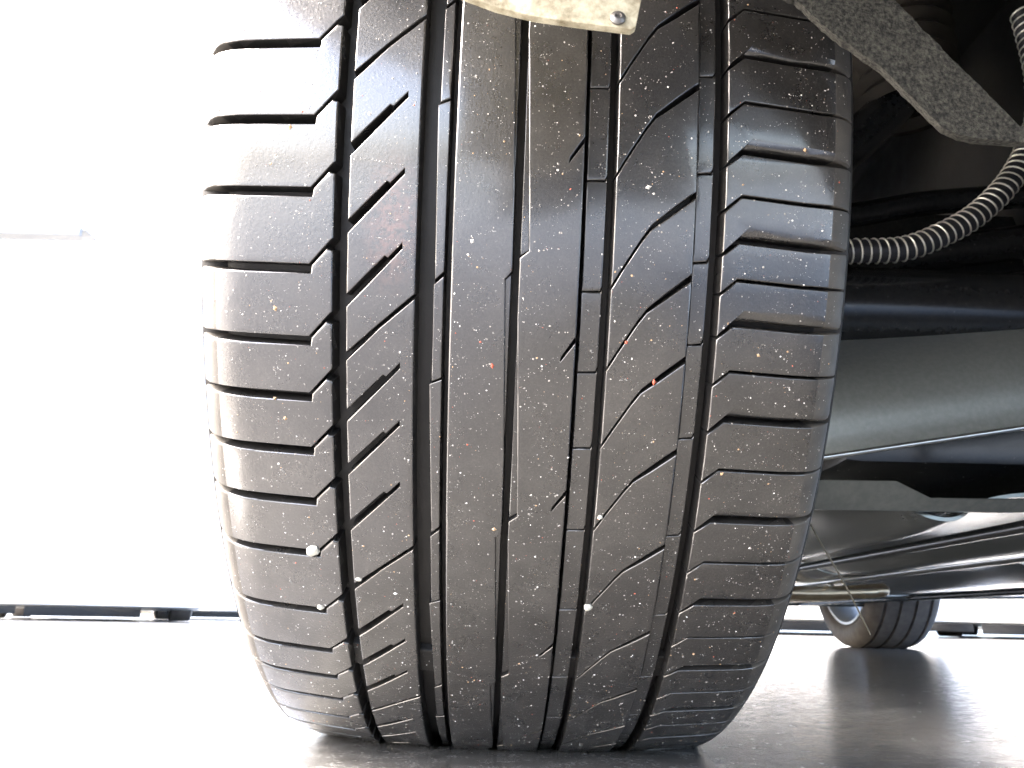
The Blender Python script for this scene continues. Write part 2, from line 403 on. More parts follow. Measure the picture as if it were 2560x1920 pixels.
lathe('hub', [(-0.118, 0.0), (-0.118, 0.03), (-0.11, 0.058), (-0.08, 0.064), (-0.06, 0.06), (-0.06, 0.0)], M_RIM, rim, seg=48, off=(0, 0, R))

# --- left shoulder blocks
TL = close_circle([-12.2, -7.6, -2.9, 2.2, 7.3, 12.58, 17.35, 22.35, 27.15, 31.03, 34.98, 38.97, 43.52, 49.36, 54.36, 58.41, 62.66, 67.27], 4.6, 3.9, 5.6)
for i, t in enumerate(TL):
    n = TL[i + 1] if i + 1 < len(TL) else TL[0] + 360
    top = [(-78.0, t - 0.92), (-79.8, t - 0.98), (-80.1, t - 1.12), (-86.1, t + 0.06), (-86.5, t + 0.62), (-112, t + 0.58), (-126, t + 0.50), (-137.5, t + 0.34)]
    bot = [(-137.5, n + 0.08), (-126, n - 0.02), (-112, n), (-87.0, n), (-78.0, n - 1.76)]
    pts = top + bot
    one('shoulder_block', pts, bev=[0.4, 0.35, 0.5, 0.5, 1.1, 1.1, 1.1, 0.2, 0.8, 0.8, 0.8, 0.6, 0.7], draft=0.55)
# --- second rib, cut through at every fourth slanted sipe
TM = [t - 3.0 for t in TL]                     # mouth of each sipe on the outer groove
thr = [i for i in range(len(TM)) if (i - 5) % 4 == 0]
def through(m): return [(-72.7, m + 0.62), (-60, m - 1.65), (-46.7, m - 3.72)], [(-46.7, m - 4.02), (-60, m - 1.98), (-72.7, m + 0.08)]
segs = list(zip(thr, thr[1:] + [thr[0] + len(TM)]))
for a, b in segs:
    def tm(i): return TM[i % len(TM)] + (360 if i >= len(TM) else 0)
    lowA, _ = through(tm(a)); _, upB = through(tm(b))
    pts = list(lowA); bv = [0.4, 0.4]
    # right side straight down
    bv.append(0.7); pts += list(upB); bv += [0.4, 0.4]
    # left side going back up, with notches
    for i in range(b - 1, a, -1):
        m = tm(i)
        bv.append(0.6)
        pts += [(-72.7, m + 0.92), (-51.9, m - 3.02), (-52.0, m - 3.36), (-57.2, m - 2.38), (-58.4, m - 2.50), (-70.9, m - 0.22), (-72.7, m + 0.1)]
        bv += [0.45, 0.12, 0.35, 0.35, 0.45, 0.45]
    bv.append(0.6)
    one('tread_rib_segment', pts, bev=bv, draft=0.25)
# --- centre rib (closed ring) and the rib right of it (closed ring with short notches)
GS = close_circle([-14.0, 3.3, 21.0, 39.4, 55.9, 73.0], 17.5, 16.5, 18.5)
def ring_next(L, i): return L[i + 1] if i + 1 < len(L) else L[0] + 360
bm = bmesh.new()
for i, g0 in enumerate(GS):
    g1 = ring_next(GS, i); e = min(14.0, g1 - g0 - 1.0)
    pts = [(-33.6, g0), (-10.9, g0), (-10.9, g0 + 1.35), (-13.3, g0 + 1.8), (-11.1, g0 + e), (-10.9, g1), (-33.6, g1)]
    add_block(bm, pts, bev=[0, 0.55, 0.4, 0.55, 0.55, 0, 0.8], seams=(0, 5), draft=0.4)
block_obj('tread_rib', bm)
NS = close_circle([-11.5, 1.0, 13.75, 26.55, 37.35, 51.75, 66.5], 12.8, 11.5, 14.0)
allb = sorted([('s', t) for t in GS] + [('n', t + 1.7) for t in NS], key=lambda q: q[1])
def left_edge(t):
    """left wall of the rib right of the centre groove: saw-tooth recess that widens towards each step"""
    for k, g0 in enumerate([GS[-1] - 360] + GS + [GS[0] + 360]):
        if g0 - 14.0 < t <= g0 + 1e-6: return -8.3 + 3.3 * (t - (g0 - 14.0)) / 14.0
    return -8.3
bnd = sorted(set([round(t, 3) for t in GS] + [round(t - 14.0 + (360 if t - 14.0 < GS[0] else 0), 3) for t in GS]))
bm = bmesh.new()
marks = []
for n0 in NS: marks.append(round(n0 + 3.2, 3))
marks.sort()
for i, a in enumerate(marks):
    b = ring_next(marks, i); nn = [t for t in NS + [t + 360 for t in NS] if a < t < b]
    le = [a] + sorted([t for t in bnd + [q + 360 for q in bnd] if a + 0.05 < t < b - 0.05]) + [b]
    left = []
    for t in le:
        left.append((left_edge(t if t < GS[-1] + 5 else t - 360), t))
        if any(abs(((t - g0 + 180) % 360) - 180) < 0.01 for g0 in GS) and t not in (a, b): left.append((-8.3, t + 0.45))
    right = [(14.0, a)]
    for t in nn: right += [(14.0, t - 0.22), (8.6, t + 1.22), (8.4, t + 1.55), (14.0, t + 0.18)]
    right.append((14.0, b))
    pts = left[::-1] + right
    bv = [0.5] * (len(left) - 1) + [0] + [0.6] * (len(right) - 1) + [0]
    k = len(left)
    for j in range(len(nn)): bv[k + 1 + 4 * j] = 0.3; bv[k + 2 + 4 * j] = 0.12; bv[k + 3 + 4 * j] = 0.3
    add_block(bm, pts, bev=bv, seams=(k - 1, len(pts) - 1), draft=0.25)
block_obj('tread_rib', bm)
# --- fourth rib: blocks between curved slanted sipes
G5T = close_circle([-9.6, -3.2, 3.6, 9.72, 16.89, 22.24, 27.6, 34.05, 41.6, 50.2, 58.0, 65.5], 6.6, 5.6, 7.8)
def sipe(t, wa, wb): return [(26.0, t + 6.25 + wa), (30.0, t + 5.0 + wa), (36.5, t + 3.12 + wa), (40.0, t + 2.26 + wa), (47.5, t + 1.20 + wb), (56.2, t + wb)]
for i, t in enumerate(G5T):
    n = ring_next(G5T, i)
    up = sipe(t, 0.13, 0.22); dn = sipe(n, -0.13, -0.20)[::-1]
    one('tread_block', up + dn, bev=[0.35, 0.35, 0.4, 0.5, 0.5, 0.8, 0.5, 0.5, 0.4, 0.35, 0.35, 0.6], draft=0.25)
# --- right shoulder blocks: thin sipes and wide chamfered slots in turn
TR = close_circle([-12.4, -9.2, -5.9, -2.6, 0.6, 3.97, 7.36, 10.62, 13.9, 16.86, 19.71, 22.3, 25.15, 28.37, 31.71, 35.41, 39.41, 43.1, 47.11, 50.94, 55.16, 58.9, 62.4, 66.0], 3.6, 3.1, 4.1)
if len(TR) % 2: TR = TR[:-1]
for i, t in enumerate(TR):
    n = ring_next(TR, i)
    wt = (i % 2 == 0); wn_ = not wt              # is the upper / lower boundary a wide slot
    a = 0.21 if wt else 0.09; b = 0.21 if wn_ else 0.09
    up = [(67.1, t + 0.98 + 0.12), (73.3, t + a - 0.02), (98, t + 0.28 + a), (110, t + 0.34 + a), (122.5, t + 0.38 + a * 0.4)]
    dn = [(122.5, n + 0.38 - b * 0.4), (110, n + 0.34 - b), (98, n + 0.28 - b), (73.5, n - b), (67.1, n + 0.98 - 0.12)]
    wide = {5: (2.2, 0.6), 6: (3.4, 1.7), 7: (4.2, 1.9)} if wn_ else {}
    one('shoulder_block', up + dn, bev=[0.4, 0.5, 0.5, 0.5, 0.2, 0.5, 0.5, 0.5, 0.4, 0.7], wide=wide, draft=0.3)
# --- lower ledges inside the grooves
for i in range(len(segs)):
    a, b = segs[i]; m0 = TM[a % len(TM)] - 4.9; m1 = (TM[b % len(TM)] + (360 if b >= len(TM) else 0)) - 4.9
    md = m0 + (m1 - m0) * 0.36
    one('groove_ledge', [(-40.2, m0 + 0.25), (-36.4, m0 - 0.35), (-36.4, md - 0.16), (-40.2, md + 0.14)], top=-2.5, bev=0.45, draft=0.6)
    one('groove_ledge', [(-41.0, md + 0.32), (-36.2, md - 0.04), (-36.4, m1 - 0.62), (-39.8, m1 - 0.05)], top=-2.5, bev=0.45, draft=0.6)
for i, t in enumerate(G5T):
    n = ring_next(G5T, i)
    one('groove_ledge', [(15.4, t + 6.6), (22.4, t + 6.56), (23.1, t + 6.3), (23.0, n + 6.16), (22.3, n + 6.46), (15.4, n + 6.52)], top=-2.3, bev=0.5, draft=0.7)
for i in range(0, len(TR), 2):
    t = TR[i]; n = TR[i + 2] if i + 2 < len(TR) else TR[0] + 360
    one('groove_ledge', [(56.6, t + 1.6), (62.0, t + 1.55), (62.9, t + 1.25), (62.8, n + 1.10), (61.9, n + 1.44), (56.6, n + 1.53)], top=-2.1, bev=0.5, draft=0.6)
for i, g0 in enumerate(GS):
    one('groove_ledge', [(-13.6, g0 + 1.9), (-11.2, g0 + 1.5), (-11.2, g0 + 13.6), (-11.7, g0 + 13.6)], top=-1.9, bev=0.3, draft=0.1)
    one('groove_ledge', [(-8.15, g0 - 13.5), (-8.15, g0 + 0.3), (-4.7, g0 - 0.1), (-7.7, g0 - 13.5)], top=-1.9, bev=0.3, draft=0.1)
# --- wear bars across the grooves
for t in (-5.2, 54.9, 114.9, 174.9, 234.9, 294.9):
    for a, b in ((-78.4, -72.3), (-47.1, -39.5), (13.6, 26.4), (55.8, 67.5)):
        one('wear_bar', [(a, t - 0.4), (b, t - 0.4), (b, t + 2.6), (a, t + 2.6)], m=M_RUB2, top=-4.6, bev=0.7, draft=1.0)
# --- rubber whisker left from moulding, curving away from the right edge
tube('rubber_whisker', catmull([(0.1165, -0.2395, 0.132), (0.129, -0.215, 0.125), (0.146, -0.203, 0.103), (0.159, -0.197, 0.0805)], 6), [0.00042] * 12 + [0.0004] * 6 + [0.0003], M_STEM, tyre, seg=6)

# --- grit and stones caught in the tread
def rock(bm, c, r, nrm, mi=0, sub=1, flat=0.7):
    res = bmesh.ops.create_icosphere(bm, subdivisions=sub, radius=1.0)
    q = nrm.to_track_quat('Z', 'Y'); s = Vector((r * random.uniform(0.75, 1.3), r * random.uniform(0.75, 1.3), r * flat))
    spin = random.uniform(0, 6.28)
    for v in res['verts']:
        p = v.co * random.uniform(0.82, 1.15); p = Vector((p.x * s.x, p.y * s.y, p.z * s.z))
        p = Matrix.Rotation(spin, 3, 'Z') @ p; v.co = c + q @ p
    for f in {f for v in res['verts'] for f in v.link_faces}: f.material_index = mi; f.smooth = True
def octa(V, F, FM, c, r, nrm, mi):
    a = nrm.orthogonal().normalized(); b = nrm.cross(a); w = random.uniform(0, 6.28)
    a, b = a * math.cos(w) + b * math.sin(w), b * math.cos(w) - a * math.sin(w); i = len(V)
    ra, rb = r * random.uniform(0.7, 1.4), r * random.uniform(0.7, 1.2)
    V += [c + a * ra, c + b * rb, c - a * ra * random.uniform(0.7, 1), c - b * rb, c + nrm * r * 0.75, c - nrm * r * 0.3]
    for x, y in ((0, 1), (1, 2), (2, 3), (3, 0)):
        F.append((i + x, i + y, i + 4)); F.append((i + y, i + x, i + 5)); FM += [mi, mi]
V, F, FM = [], [], []
acc = []; tot = 0.0
for _, _, a in TOPS: tot += a; acc.append(tot)
patches = [(random.uniform(-0.12, 0.105), random.uniform(0, 0.33), random.uniform(0.004, 0.014)) for _ in range(60)]
n = 0
while n < 14500:
    tri, nrm, _ = TOPS[min(bisect.bisect_left(acc, random.uniform(0, tot)), len(TOPS) - 1)]
    a, b = random.random(), random.random()
    if a + b > 1: a, b = 1 - a, 1 - b
    p = tri[0] + (tri[1] - tri[0]) * a + (tri[2] - tri[0]) * b
    near = any((p.x - q[0]) ** 2 + (p.z - q[1]) ** 2 < q[2] ** 2 for q in patches)
    if not near and random.random() < 0.22: continue
    r = min(0.00046, 0.000082 * random.paretovariate(2.1))
    octa(V, F, FM, TW @ p, r, rotc @ nrm, random.choices([0, 1, 2, 3], [0.27, 0.63, 0.065, 0.035])[0]); n += 1
for u, t, r, mi in [(-100, 25.4, .0011, 2), (-97, 33.0, .0012, 2), (-101, 31.6, .0009, 2), (-17, 28.5, .0010, 3), (44.5, 29.2, .0014, 3), (33, 26.6, .0009, 3), (-14, 40.5, .0010, 2), (38, 16.6, .0011, 0),
                    (-66, 12.5, .0010, 0), (-26, 20.5, .0011, 0), (-96, 13.4, .0010, 2), (75, 35.7, .0009, 2), (84, 27.2, .0009, 2), (97, 13.5, .0010, 2), (-24, 4.5, .0010, 0), (-55, 47, .0008, 0), (78, 53, .0009, 2)]:
    p = surf(u, t * K, 0.0); nrm = (surf(u, t * K, 1.0) - p).normalized(); octa(V, F, FM, TW @ p, r, rotc @ nrm, mi)
me = bpy.data.meshes.new('grit'); me.from_pydata(V, [], F)
for m in M_GRAIN: me.materials.append(m)
me.polygons.foreach_set('material_index', FM); me.update()
o = link('grit', me); tag(o, 'pale sand grains and dust specks sprinkled over the tyre tread', 'grit', kind='stuff')
for u, t, r, h, lab in [(-89.3, 43.55, .0027, -0.4, 'largest whitish pebble wedged in a slot of the left tread shoulder'),
                        (-70.6, 45.9, .0016, -0.6, 'small pale pebble at the mouth of a slanted cut beside the left groove'),
                        (-88.6, 49.3, .0015, -0.4, 'small pale pebble in the left shoulder slot below the largest pebble'),
                        (27.2, 47.4, .0017, -0.2, 'oval pale pebble on the lower right of the tread at a cut end'),
                        (28.2, 39.2, .0013, -0.2, 'tiny pale pebble above the oval one on the right of the tread')]:
    bm = bmesh.new(); p = surf(u, t * K, h); nrm = rotc @ ((surf(u, t * K, h + 1) - p).normalized())
    rock(bm, Vector((0, 0, 0)), r, nrm, sub=2, flat=0.85)
    o = finish(bm, 'pebble', M_STONE); o.location = TW @ p; tag(o, lab, 'pebble', 'pebbles stuck in the tread')

# ------------------------------------------------------------------ the car over the tyre
# outer side panels with round wheel openings
def side_panel(x, d):
    pts = [(-0.42, 0.30)]
    pts = [(x, -0.56, 0.365), (x, -0.398, 0.365)]
    for k in range(0, 25):
        a = rad(174 - 167 * k / 24); pts.append((x, 0.40 * math.cos(a), 0.325 + 0.40 * math.sin(a)))
    pts += [(x, 0.42, 0.20), (x, 2.18, 0.20)]
    for k in range(0, 25):
        a = rad(173 - 166 * k / 24); pts.append((x, 2.6 + 0.40 * math.cos(a), 0.325 + 0.40 * math.sin(a)))
    pts += [(x, 3.02, 0.22), (x, 3.25, 0.26), (x, 3.28, 0.78), (x, 3.0, 0.95), (x, -0.3, 0.86), (x, -0.54, 0.70)]
    return P(prism('body_side', pts, (d, 0, 0), M_WHITE))
side_panel(-0.165, 0.02); side_panel(1.60, 0.02)
def plan_bumper(front, z0, z1, name, m):
    s = -1 if front else 1; y0 = -0.41 if front else 3.02; ye = -1.16 if front else 3.36
    pts = [(-0.166, y0), (-0.15, y0 + s * 0.16), (-0.06, y0 + (ye - y0) * 0.62), (0.16, y0 + (ye - y0) * 0.9), (0.72, ye), (1.24, y0 + (ye - y0) * 0.9), (1.5, y0 + (ye - y0) * 0.62), (1.59, y0 + s * 0.16), (1.606, y0)]
    return P(prism(name, [(a, b, z0) for a, b in pts], (0, 0, z1 - z0), m, bevel=0.012))
plan_bumper(True, 0.365, 0.72, 'front_bumper', M_WHITE)
LIP = ((-0.10, -0.41), (-0.09, -0.50), (-0.05, -0.72), (0.14, -1.02), (0.72, -1.14), (1.30, -1.02), (1.49, -0.72), (1.54, -0.41))
P(prism('bumper_tray', [(a, b, 0.352) for a, b in LIP], (0, 0, 0.03), M_BLACKP, bevel=0.01))
ap_ = [LIP[2], LIP[3], (0.27, -1.04)]           # unseen blocker added to keep front light off the middle ribs
P(prism('light_blocker', [(a, b, 0.14) for a, b in ap_] + [(a + 0.02, b + 0.03, 0.14) for a, b in ap_[::-1]], (0, 0, 0.215), M_BLACKP, bevel=0.006))
plan_bumper(False, 0.22, 0.78, 'rear_bumper', M_WHITE)
P(box('bonnet', (-0.14, -0.62, 0.72), (1.58, 3.2, 0.90), M_WHITE, bevel=0.05, seg=3))
P(prism('cabin', [(0.0, 0.55, 0.9), (0.0, 1.15, 1.38), (0.0, 2.5, 1.42), (0.0, 3.1, 0.92)], (1.44, 0, 0), M_BLK, bevel=0.03))
# front wheel-arch liner, shell with thickness
def liner():
    pr_ = [(-0.145, 0.392), (0.30, 0.392), (0.30, 0.399), (-0.145, 0.399)]
    o = lathe('wheel_arch_liner', pr_, M_BLACKP, None, seg=40, a0=-200, a1=-28, closed=True, off=(0, 0, 0.325)); return P(o)
liner()
P(box('inner_wing', (0.50, -0.45, 0.28), (0.52, 0.6, 0.80), M_BLACKP))
P(box('wing_roof', (0.28, -0.45, 0.70), (0.52, 0.6, 0.715), M_BLACKP))
P(box('bumper_back', (0.16, -0.43, 0.32), (1.5, -0.41, 0.70), M_BLACKP))
# felt strip hanging from the liner edge
fp = [(0.050, 0.306), (0.065, 0.289), (0.082, 0.280), (0.092, 0.269), (0.101, 0.2612), (0.110, 0.2538), (0.117, 0.2455), (0.124, 0.237), (0.129, 0.231), (0.134, 0.2288), (0.141, 0.2278), (0.155, 0.2272), (0.175, 0.2268), (0.175, 0.236), (0.156, 0.2332), (0.137, 0.257), (0.119, 0.280), (0.102, 0.306)]
fr = []
for (a, b), (c, d) in zip(fp, fp[1:] + fp[:1]):
    n = max(1, int(math.hypot(c - a, d - b) / 0.0016))
    fr += [(a + (c - a) * k / n + random.gauss(0, 0.00022), b + (d - b) * k / n + random.gauss(0, 0.00022)) for k in range(n)]
fp = fr
bm = bmesh.new()
fa = [bm.verts.new((a, -0.350 + (a - 0.10) * 0.04, b)) for a, b in fp]; fb = [bm.verts.new((a + 0.002, -0.345 + (a - 0.10) * 0.04, b + 0.001)) for a, b in fp]
bm.faces.new(fa); bm.faces.new(fb[::-1])
for i in range(len(fp)): j = (i + 1) % len(fp); bm.faces.new((fa[i], fb[i], fb[j], fa[j]))
P(finish(bm, 'felt_liner_strip', M_FELT))
# cream flap under the bumper edge with a screw
fl = [(-0.045, 0.357), (-0.045, 0.2395), (-0.029, 0.2325), (-0.020, 0.2292), (-0.010, 0.2268), (0.003, 0.2252), (0.0165, 0.2238), (0.0178, 0.2247), (0.0197, 0.2345), (0.031, 0.357)]
flap = P(prism('splash_flap', [(a, -0.401 - (b - 0.224) * 0.12, b) for a, b in fl], (0, 0.0025, 0), M_FLAP, bevel=0.0004))
sc = lathe('screw', [(0.0, 0.0021), (0.0006, 0.0021), (0.0012, 0.0015), (0.0013, 0.0009), (0.0007, 0.0006), (0.0007, 0.0)], M_DISC, None, seg=20, axis='Z')
sc.rotation_euler = (rad(90), 0, 0); sc.location = (0.0129, -0.4012, 0.2268); sc.parent = flap
# lower suspension arm: a big satin plate with a turned lip
pa = [(0.17, 0.045, 0.286), (0.257, 0.052, 0.300), (0.412, 0.058, 0.331), (0.56, 0.06, 0.358), (0.54, 0.02, 0.247), (0.395, 0.012, 0.2215), (0.232, 0.006, 0.193), (0.16, 0.004, 0.181)]
bm = bmesh.new(); rows = []
for k in range(15):
    t = k / 14; row = []
    for q in range(25):
        w = q / 24 * 3
        i0 = min(int(w), 2); ww = w - i0
        A = Vector(pa[i0]).lerp(Vector(pa[i0 + 1]), ww); B = Vector(pa[7 - i0]).lerp(Vector(pa[6 - i0]), ww)
        p = A.lerp(B, t); p.y -= 0.018 * math.sin(math.pi * t) ** 1.5; row.append(bm.verts.new(p))
    rows.append(row)
for a, b in zip(rows, rows[1:]):
    for q in range(24): bm.faces.new((a[q], a[q + 1], b[q + 1], b[q]))
ex = bmesh.ops.extrude_face_region(bm, geom=bm.faces[:])
bmesh.ops.translate(bm, verts=[v for v in ex['geom'] if isinstance(v, bmesh.types.BMVert)], vec=(0, 0.03, 0.006))
arm = P(finish(bm, 'suspension_arm', M_ARM))
def part(o, parent):                            # sub-part of a car part, world coordinates kept
    o.parent = parent; return o
part(tube('arm_lip', [(0.16, 0.004, 0.180), (0.232, 0.005, 0.192), (0.395, 0.011, 0.2205), (0.54, 0.019, 0.246)], 0.0022, M_ALU, seg=10), arm)
part(tube('arm_edge', [(0.17, 0.043, 0.291), (0.257, 0.050, 0.3045), (0.412, 0.056, 0.3355), (0.56, 0.058, 0.3625)], 0.0028, M_BLK, seg=10), arm)
P(tube('arm_flange', catmull([(0.16, 0.075, 0.307), (0.26, 0.085, 0.322), (0.42, 0.09, 0.352), (0.56, 0.09, 0.378)], 4), 0.024, M_BLK, seg=20))
P(tube('control_arm', catmull([(0.17, 0.06, 0.362), (0.27, 0.10, 0.372), (0.36, 0.12, 0.405), (0.52, 0.14, 0.440)], 5), 0.017, M_BLK, seg=16))
P(tube('tie_rod', catmull([(0.15, 0.10, 0.43), (0.29, 0.12, 0.445), (0.40, 0.13, 0.47), (0.55, 0.14, 0.49)], 5), 0.012, M_BLK, seg=14))
P(tube('control_arm', catmull([(0.14, 0.02, 0.40), (0.22, 0.06, 0.43), (0.30, 0.09, 0.50), (0.40, 0.10, 0.60)], 5), [0.02] * 16, M_BLK, seg=14))
P(lathe('wheel_carrier', [(0.11, 0.0), (0.11, 0.10), (0.14, 0.115), (0.18, 0.09), (0.21, 0.05), (0.24, 0.035), (0.5, 0.03), (0.5, 0.0)], M_BLK, None, seg=40, off=(0.0, 0.06, 0.33)))
bo = P(lathe('strut_boot', [(0.53 + k * 0.009, 0.043 + (0.007 if k % 2 else 0.0)) for k in range(28)], M_BROWN, None, seg=36, axis='Z', off=(0.37, 0.10, 0.02)))
# spiral-wrapped hose
hp = catmull([(0.16, 0.03, 0.366), (0.205, 0.025, 0.363), (0.262, 0.02, 0.363), (0.305, 0.02, 0.366), (0.340, 0.02, 0.380), (0.371, 0.02, 0.399), (0.400, 0.02, 0.427), (0.421, 0.02, 0.458), (0.437, 0.02, 0.494), (0.443, 0.02, 0.54), (0.440, 0.02, 0.60)], 12)
hose = P(tube('brake_hose', hp, 0.0095, M_HOSE, seg=18))
def coil(path, r, wr, pitch):
    path = [Vector(p) for p in path]; Fm = frames(path); L = [0]
    for a, b in zip(path, path[1:]): L.append(L[-1] + (b - a).length)
    tot = L[-1]; n = int(tot / pitch * 18); pts = []
    for k in range(n):
        s = tot * k / (n - 1); i = min(bisect.bisect_right(L, s) - 1, len(path) - 2); w = (s - L[i]) / (L[i + 1] - L[i])
        p = path[i].lerp(path[i + 1], w); t, nn, bb = Fm[i]; a = 2 * math.pi * s / pitch
        pts.append(p + (nn * math.cos(a) + bb * math.sin(a)) * r)
    return tube('wire_coil', pts, wr, M_WIRE, seg=6)
part(coil(hp, 0.0100, 0.00075, 0.0071), hose)
# underbody
P(box('subframe', (0.30, 0.16, 0.215), (1.25, 0.62, 0.48), M_BLK, bevel=0.02))
P(lathe('bolt', [(0.0, 0.0), (0.0, 0.006), (0.003, 0.008), (0.010, 0.008), (0.010, 0.011), (0.014, 0.011), (0.04, 0.006), (0.04, 0.0)], M_ALU, None, seg=24, axis='Z', off=(0.410, 0.04, 0.184)))
P(prism('tray_flange', [(0.17, 0.035, 0.178), (0.285, 0.030, 0.178), (0.312, 0.035, 0.1665), (0.41, 0.030, 0.167), (0.425, 0.025, 0.178), (1.25, 0.02, 0.178), (1.25, 0.03, 0.1615), (0.17, 0.05, 0.1575)], (0, 0.004, 0.0), M_TRAY))
SEC = [(0.19, 0.172), (0.225, 0.160), (0.27, 0.158), (0.30, 0.153), (0.325, 0.1435), (0.345, 0.1435), (0.365, 0.156), (0.40, 0.163), (0.46, 0.164), (0.50, 0.157), (0.53, 0.146), (0.56, 0.146),
       (0.59, 0.160), (0.65, 0.178), (0.74, 0.183), (0.83, 0.176), (0.88, 0.158), (0.92, 0.147), (0.97, 0.147), (1.02, 0.159), (1.10, 0.160), (1.18, 0.153), (1.24, 0.147), (1.30, 0.156), (1.36, 0.17)]
SECD = catmull([(x, z, 0) for x, z in SEC], 4)
def tray(name, y0, y1, m, dz=0.0, slope=0.0, sway=0.0):
    bm = bmesh.new(); g = []; ny = 16
    for j in range(ny + 1):
        v = j / ny; yy = y0 + (y1 - y0) * v; lip = 0.006 * (max(0, 1 - v * 12) + max(0, 1 - (1 - v) * 12))
        g.append([bm.verts.new((p.x + sway * math.sin(v * 3.1), yy, p.y + dz + slope * v + lip)) for p in SECD])
    for A, B in zip(g, g[1:]):
        for i in range(len(SECD) - 1): bm.faces.new((A[i], A[i + 1], B[i + 1], B[i]))
    ex = bmesh.ops.extrude_face_region(bm, geom=bm.faces[:])
    bmesh.ops.translate(bm, verts=[v for v in ex['geom'] if isinstance(v, bmesh.types.BMVert)], vec=(0, 0, 0.003))
    return P(finish(bm, name, m, ang=60))
tray('undertray', 0.06, 0.78, M_TRAY, 0.004); tray('heat_shield', 0.80, 1.62, M_ALU, 0.003, 0.002, 0.02)
tray('heat_shield', 1.65, 2.40, M_ALU, 0.004, 0.003, -0.03); tray('undertray', 2.43, 3.22, M_TRAY, 0.006, 0.006)
for (xa, ya, za), (xb, yb, zb), rr, mm in (((0.205, 0.02, 0.160), (0.26, 3.1, 0.148), 0.006, M_ALU), ((0.40, 0.05, 0.150), (0.42, 3.0, 0.146), 0.005, M_BLK), ((0.62, 0.2, 0.158), (0.60, 2.9, 0.150), 0.007, M_ALU),
                                       ((1.06, 0.3, 0.150), (1.05, 2.9, 0.148), 0.008, M_BLK), ((0.25, 1.63, 0.142), (1.45, 1.60, 0.160), 0.010, M_ALU), ((0.25, 2.41, 0.144), (1.30, 2.42, 0.152), 0.011, M_TRAY)):
    P(tube('brake_line', [(xa, ya, za), ((xa + xb) / 2, (ya + yb) / 2, (za + zb) / 2 - 0.002), (xb, yb, zb)], rr, mm, seg=12))
P(tube('exhaust_pipe', catmull([(0.42, 1.0, 0.132), (0.60, 1.02, 0.132), (0.70, 1.03, 0.138), (0.735, 1.10, 0.142), (0.74, 1.6, 0.142), (0.74, 3.2, 0.18)], 6), 0.013, M_RUST, seg=18))
P(lathe('exhaust_box', [(0.0, 0.0), (0.0, 0.02), (0.02, 0.03), (0.17, 0.03), (0.19, 0.02), (0.19, 0.0)], M_ALU, None, seg=28, off=(0.32, 0.98, 0.145)))
P(box('sill', (-0.12, 0.46, 0.17), (0.06, 2.15, 0.24), M_BLACKP, bevel=0.01)); P(box('sill', (1.42, 0.46, 0.185), (1.58, 2.05, 0.25), M_BLACKP, bevel=0.01))
P(box('floor_pan', (0.02, 0.4, 0.26), (1.42, 3.2, 0.30), M_BLK, bevel=0.01))
P(tube('rear_axle_beam', [(0.1, 2.62, 0.27), (1.33, 2.62, 0.27)], 0.035, M_BLK, seg=20))

# ------------------------------------------------------------------ wheels seen whole: tyre with grooves, rim, disc
def wheel(name, parent, Rw, w, face, m_t=M_TYRE2, grooves=True, sides=48):
    """axle along X through the parent's origin at height Rw; face = +1 when the spoked side looks +X"""
    h = w / 2; pf = [(-h + 0.012, Rw - 0.086), (-h - 0.002, Rw - 0.070), (-h - 0.007, Rw - 0.045), (-h, Rw - 0.02), (-h + 0.012, Rw - 0.007)]
    if grooves:
        for c in (-0.34, -0.115, 0.115, 0.34):
            x0 = c * w
            pf += [(x0 - 0.0055, Rw - 0.004 * (c * 2) ** 2), (x0 - 0.004, Rw - 0.008), (x0 + 0.004, Rw - 0.008), (x0 + 0.0055, Rw - 0.004 * (c * 2) ** 2)]
    pf += [(h - 0.012, Rw - 0.007), (h, Rw - 0.02), (h + 0.007, Rw - 0.045), (h + 0.002, Rw - 0.070), (h - 0.012, Rw - 0.086)]
    t = lathe('tyre', pf, m_t, parent, seg=sides * 2, off=(0, 0, Rw))
    ri = Rw - 0.084
    rm = lathe('rim', [(-h + 0.004, ri), (-h + 0.006, ri - 0.008), (-h + 0.03, ri - 0.022), (h - 0.03, ri - 0.022), (h - 0.006, ri - 0.008), (h - 0.004, ri), (h - 0.02, ri - 0.002), (0, ri - 0.014), (-h + 0.02, ri - 0.002)], M_RIM, parent, seg=sides, closed=True, off=(0, 0, Rw))
    for k in range(5):
        a = rad(72 * k + 36); bm = bmesh.new(); bmesh.ops.create_cube(bm, size=1)
        for v in bm.verts:
            ww = 0.02 if v.co.z < 0 else 0.032
            v.co = Vector((face * (h - 0.035) + v.co.x * 0.022, v.co.y * 2 * ww, 0.03 + (v.co.z + 0.5) * (ri - 0.052)))
        bmesh.ops.rotate(bm, verts=bm.verts, cent=(0, 0, 0), matrix=Matrix.Rotation(a, 3, 'X')); bmesh.ops.translate(bm, verts=bm.verts, vec=(0, 0, Rw))
        finish(bm, 'spoke', M_RIM, rm, bevel=0.004)
    x = face * (h - 0.05)
    lathe('hub', [(x - 0.02, 0), (x - 0.02, 0.05), (x + 0.02, 0.05), (x + 0.02, 0)], M_RIM, rm, seg=24, off=(0, 0, Rw))
fw = P(empty('wheel', (1.402, 2.60, -0.004))); fw['label'] = 'small far wheel with silver rim at the other end of the car'
wheel('wheel', fw, 0.318, 0.235, 1)
lathe('brake_disc', [(-0.01, 0.05), (-0.01, 0.14), (0.012, 0.14), (0.012, 0.05)], M_DISC, fw, seg=48, closed=True, off=(-0.02, 0, 0.318))
lathe('brake_drum', [(-0.11, 0.0), (-0.11, 0.06), (-0.02, 0.09), (-0.02, 0.0)], M_BLK, fw, seg=32, off=(0, 0, 0.318))

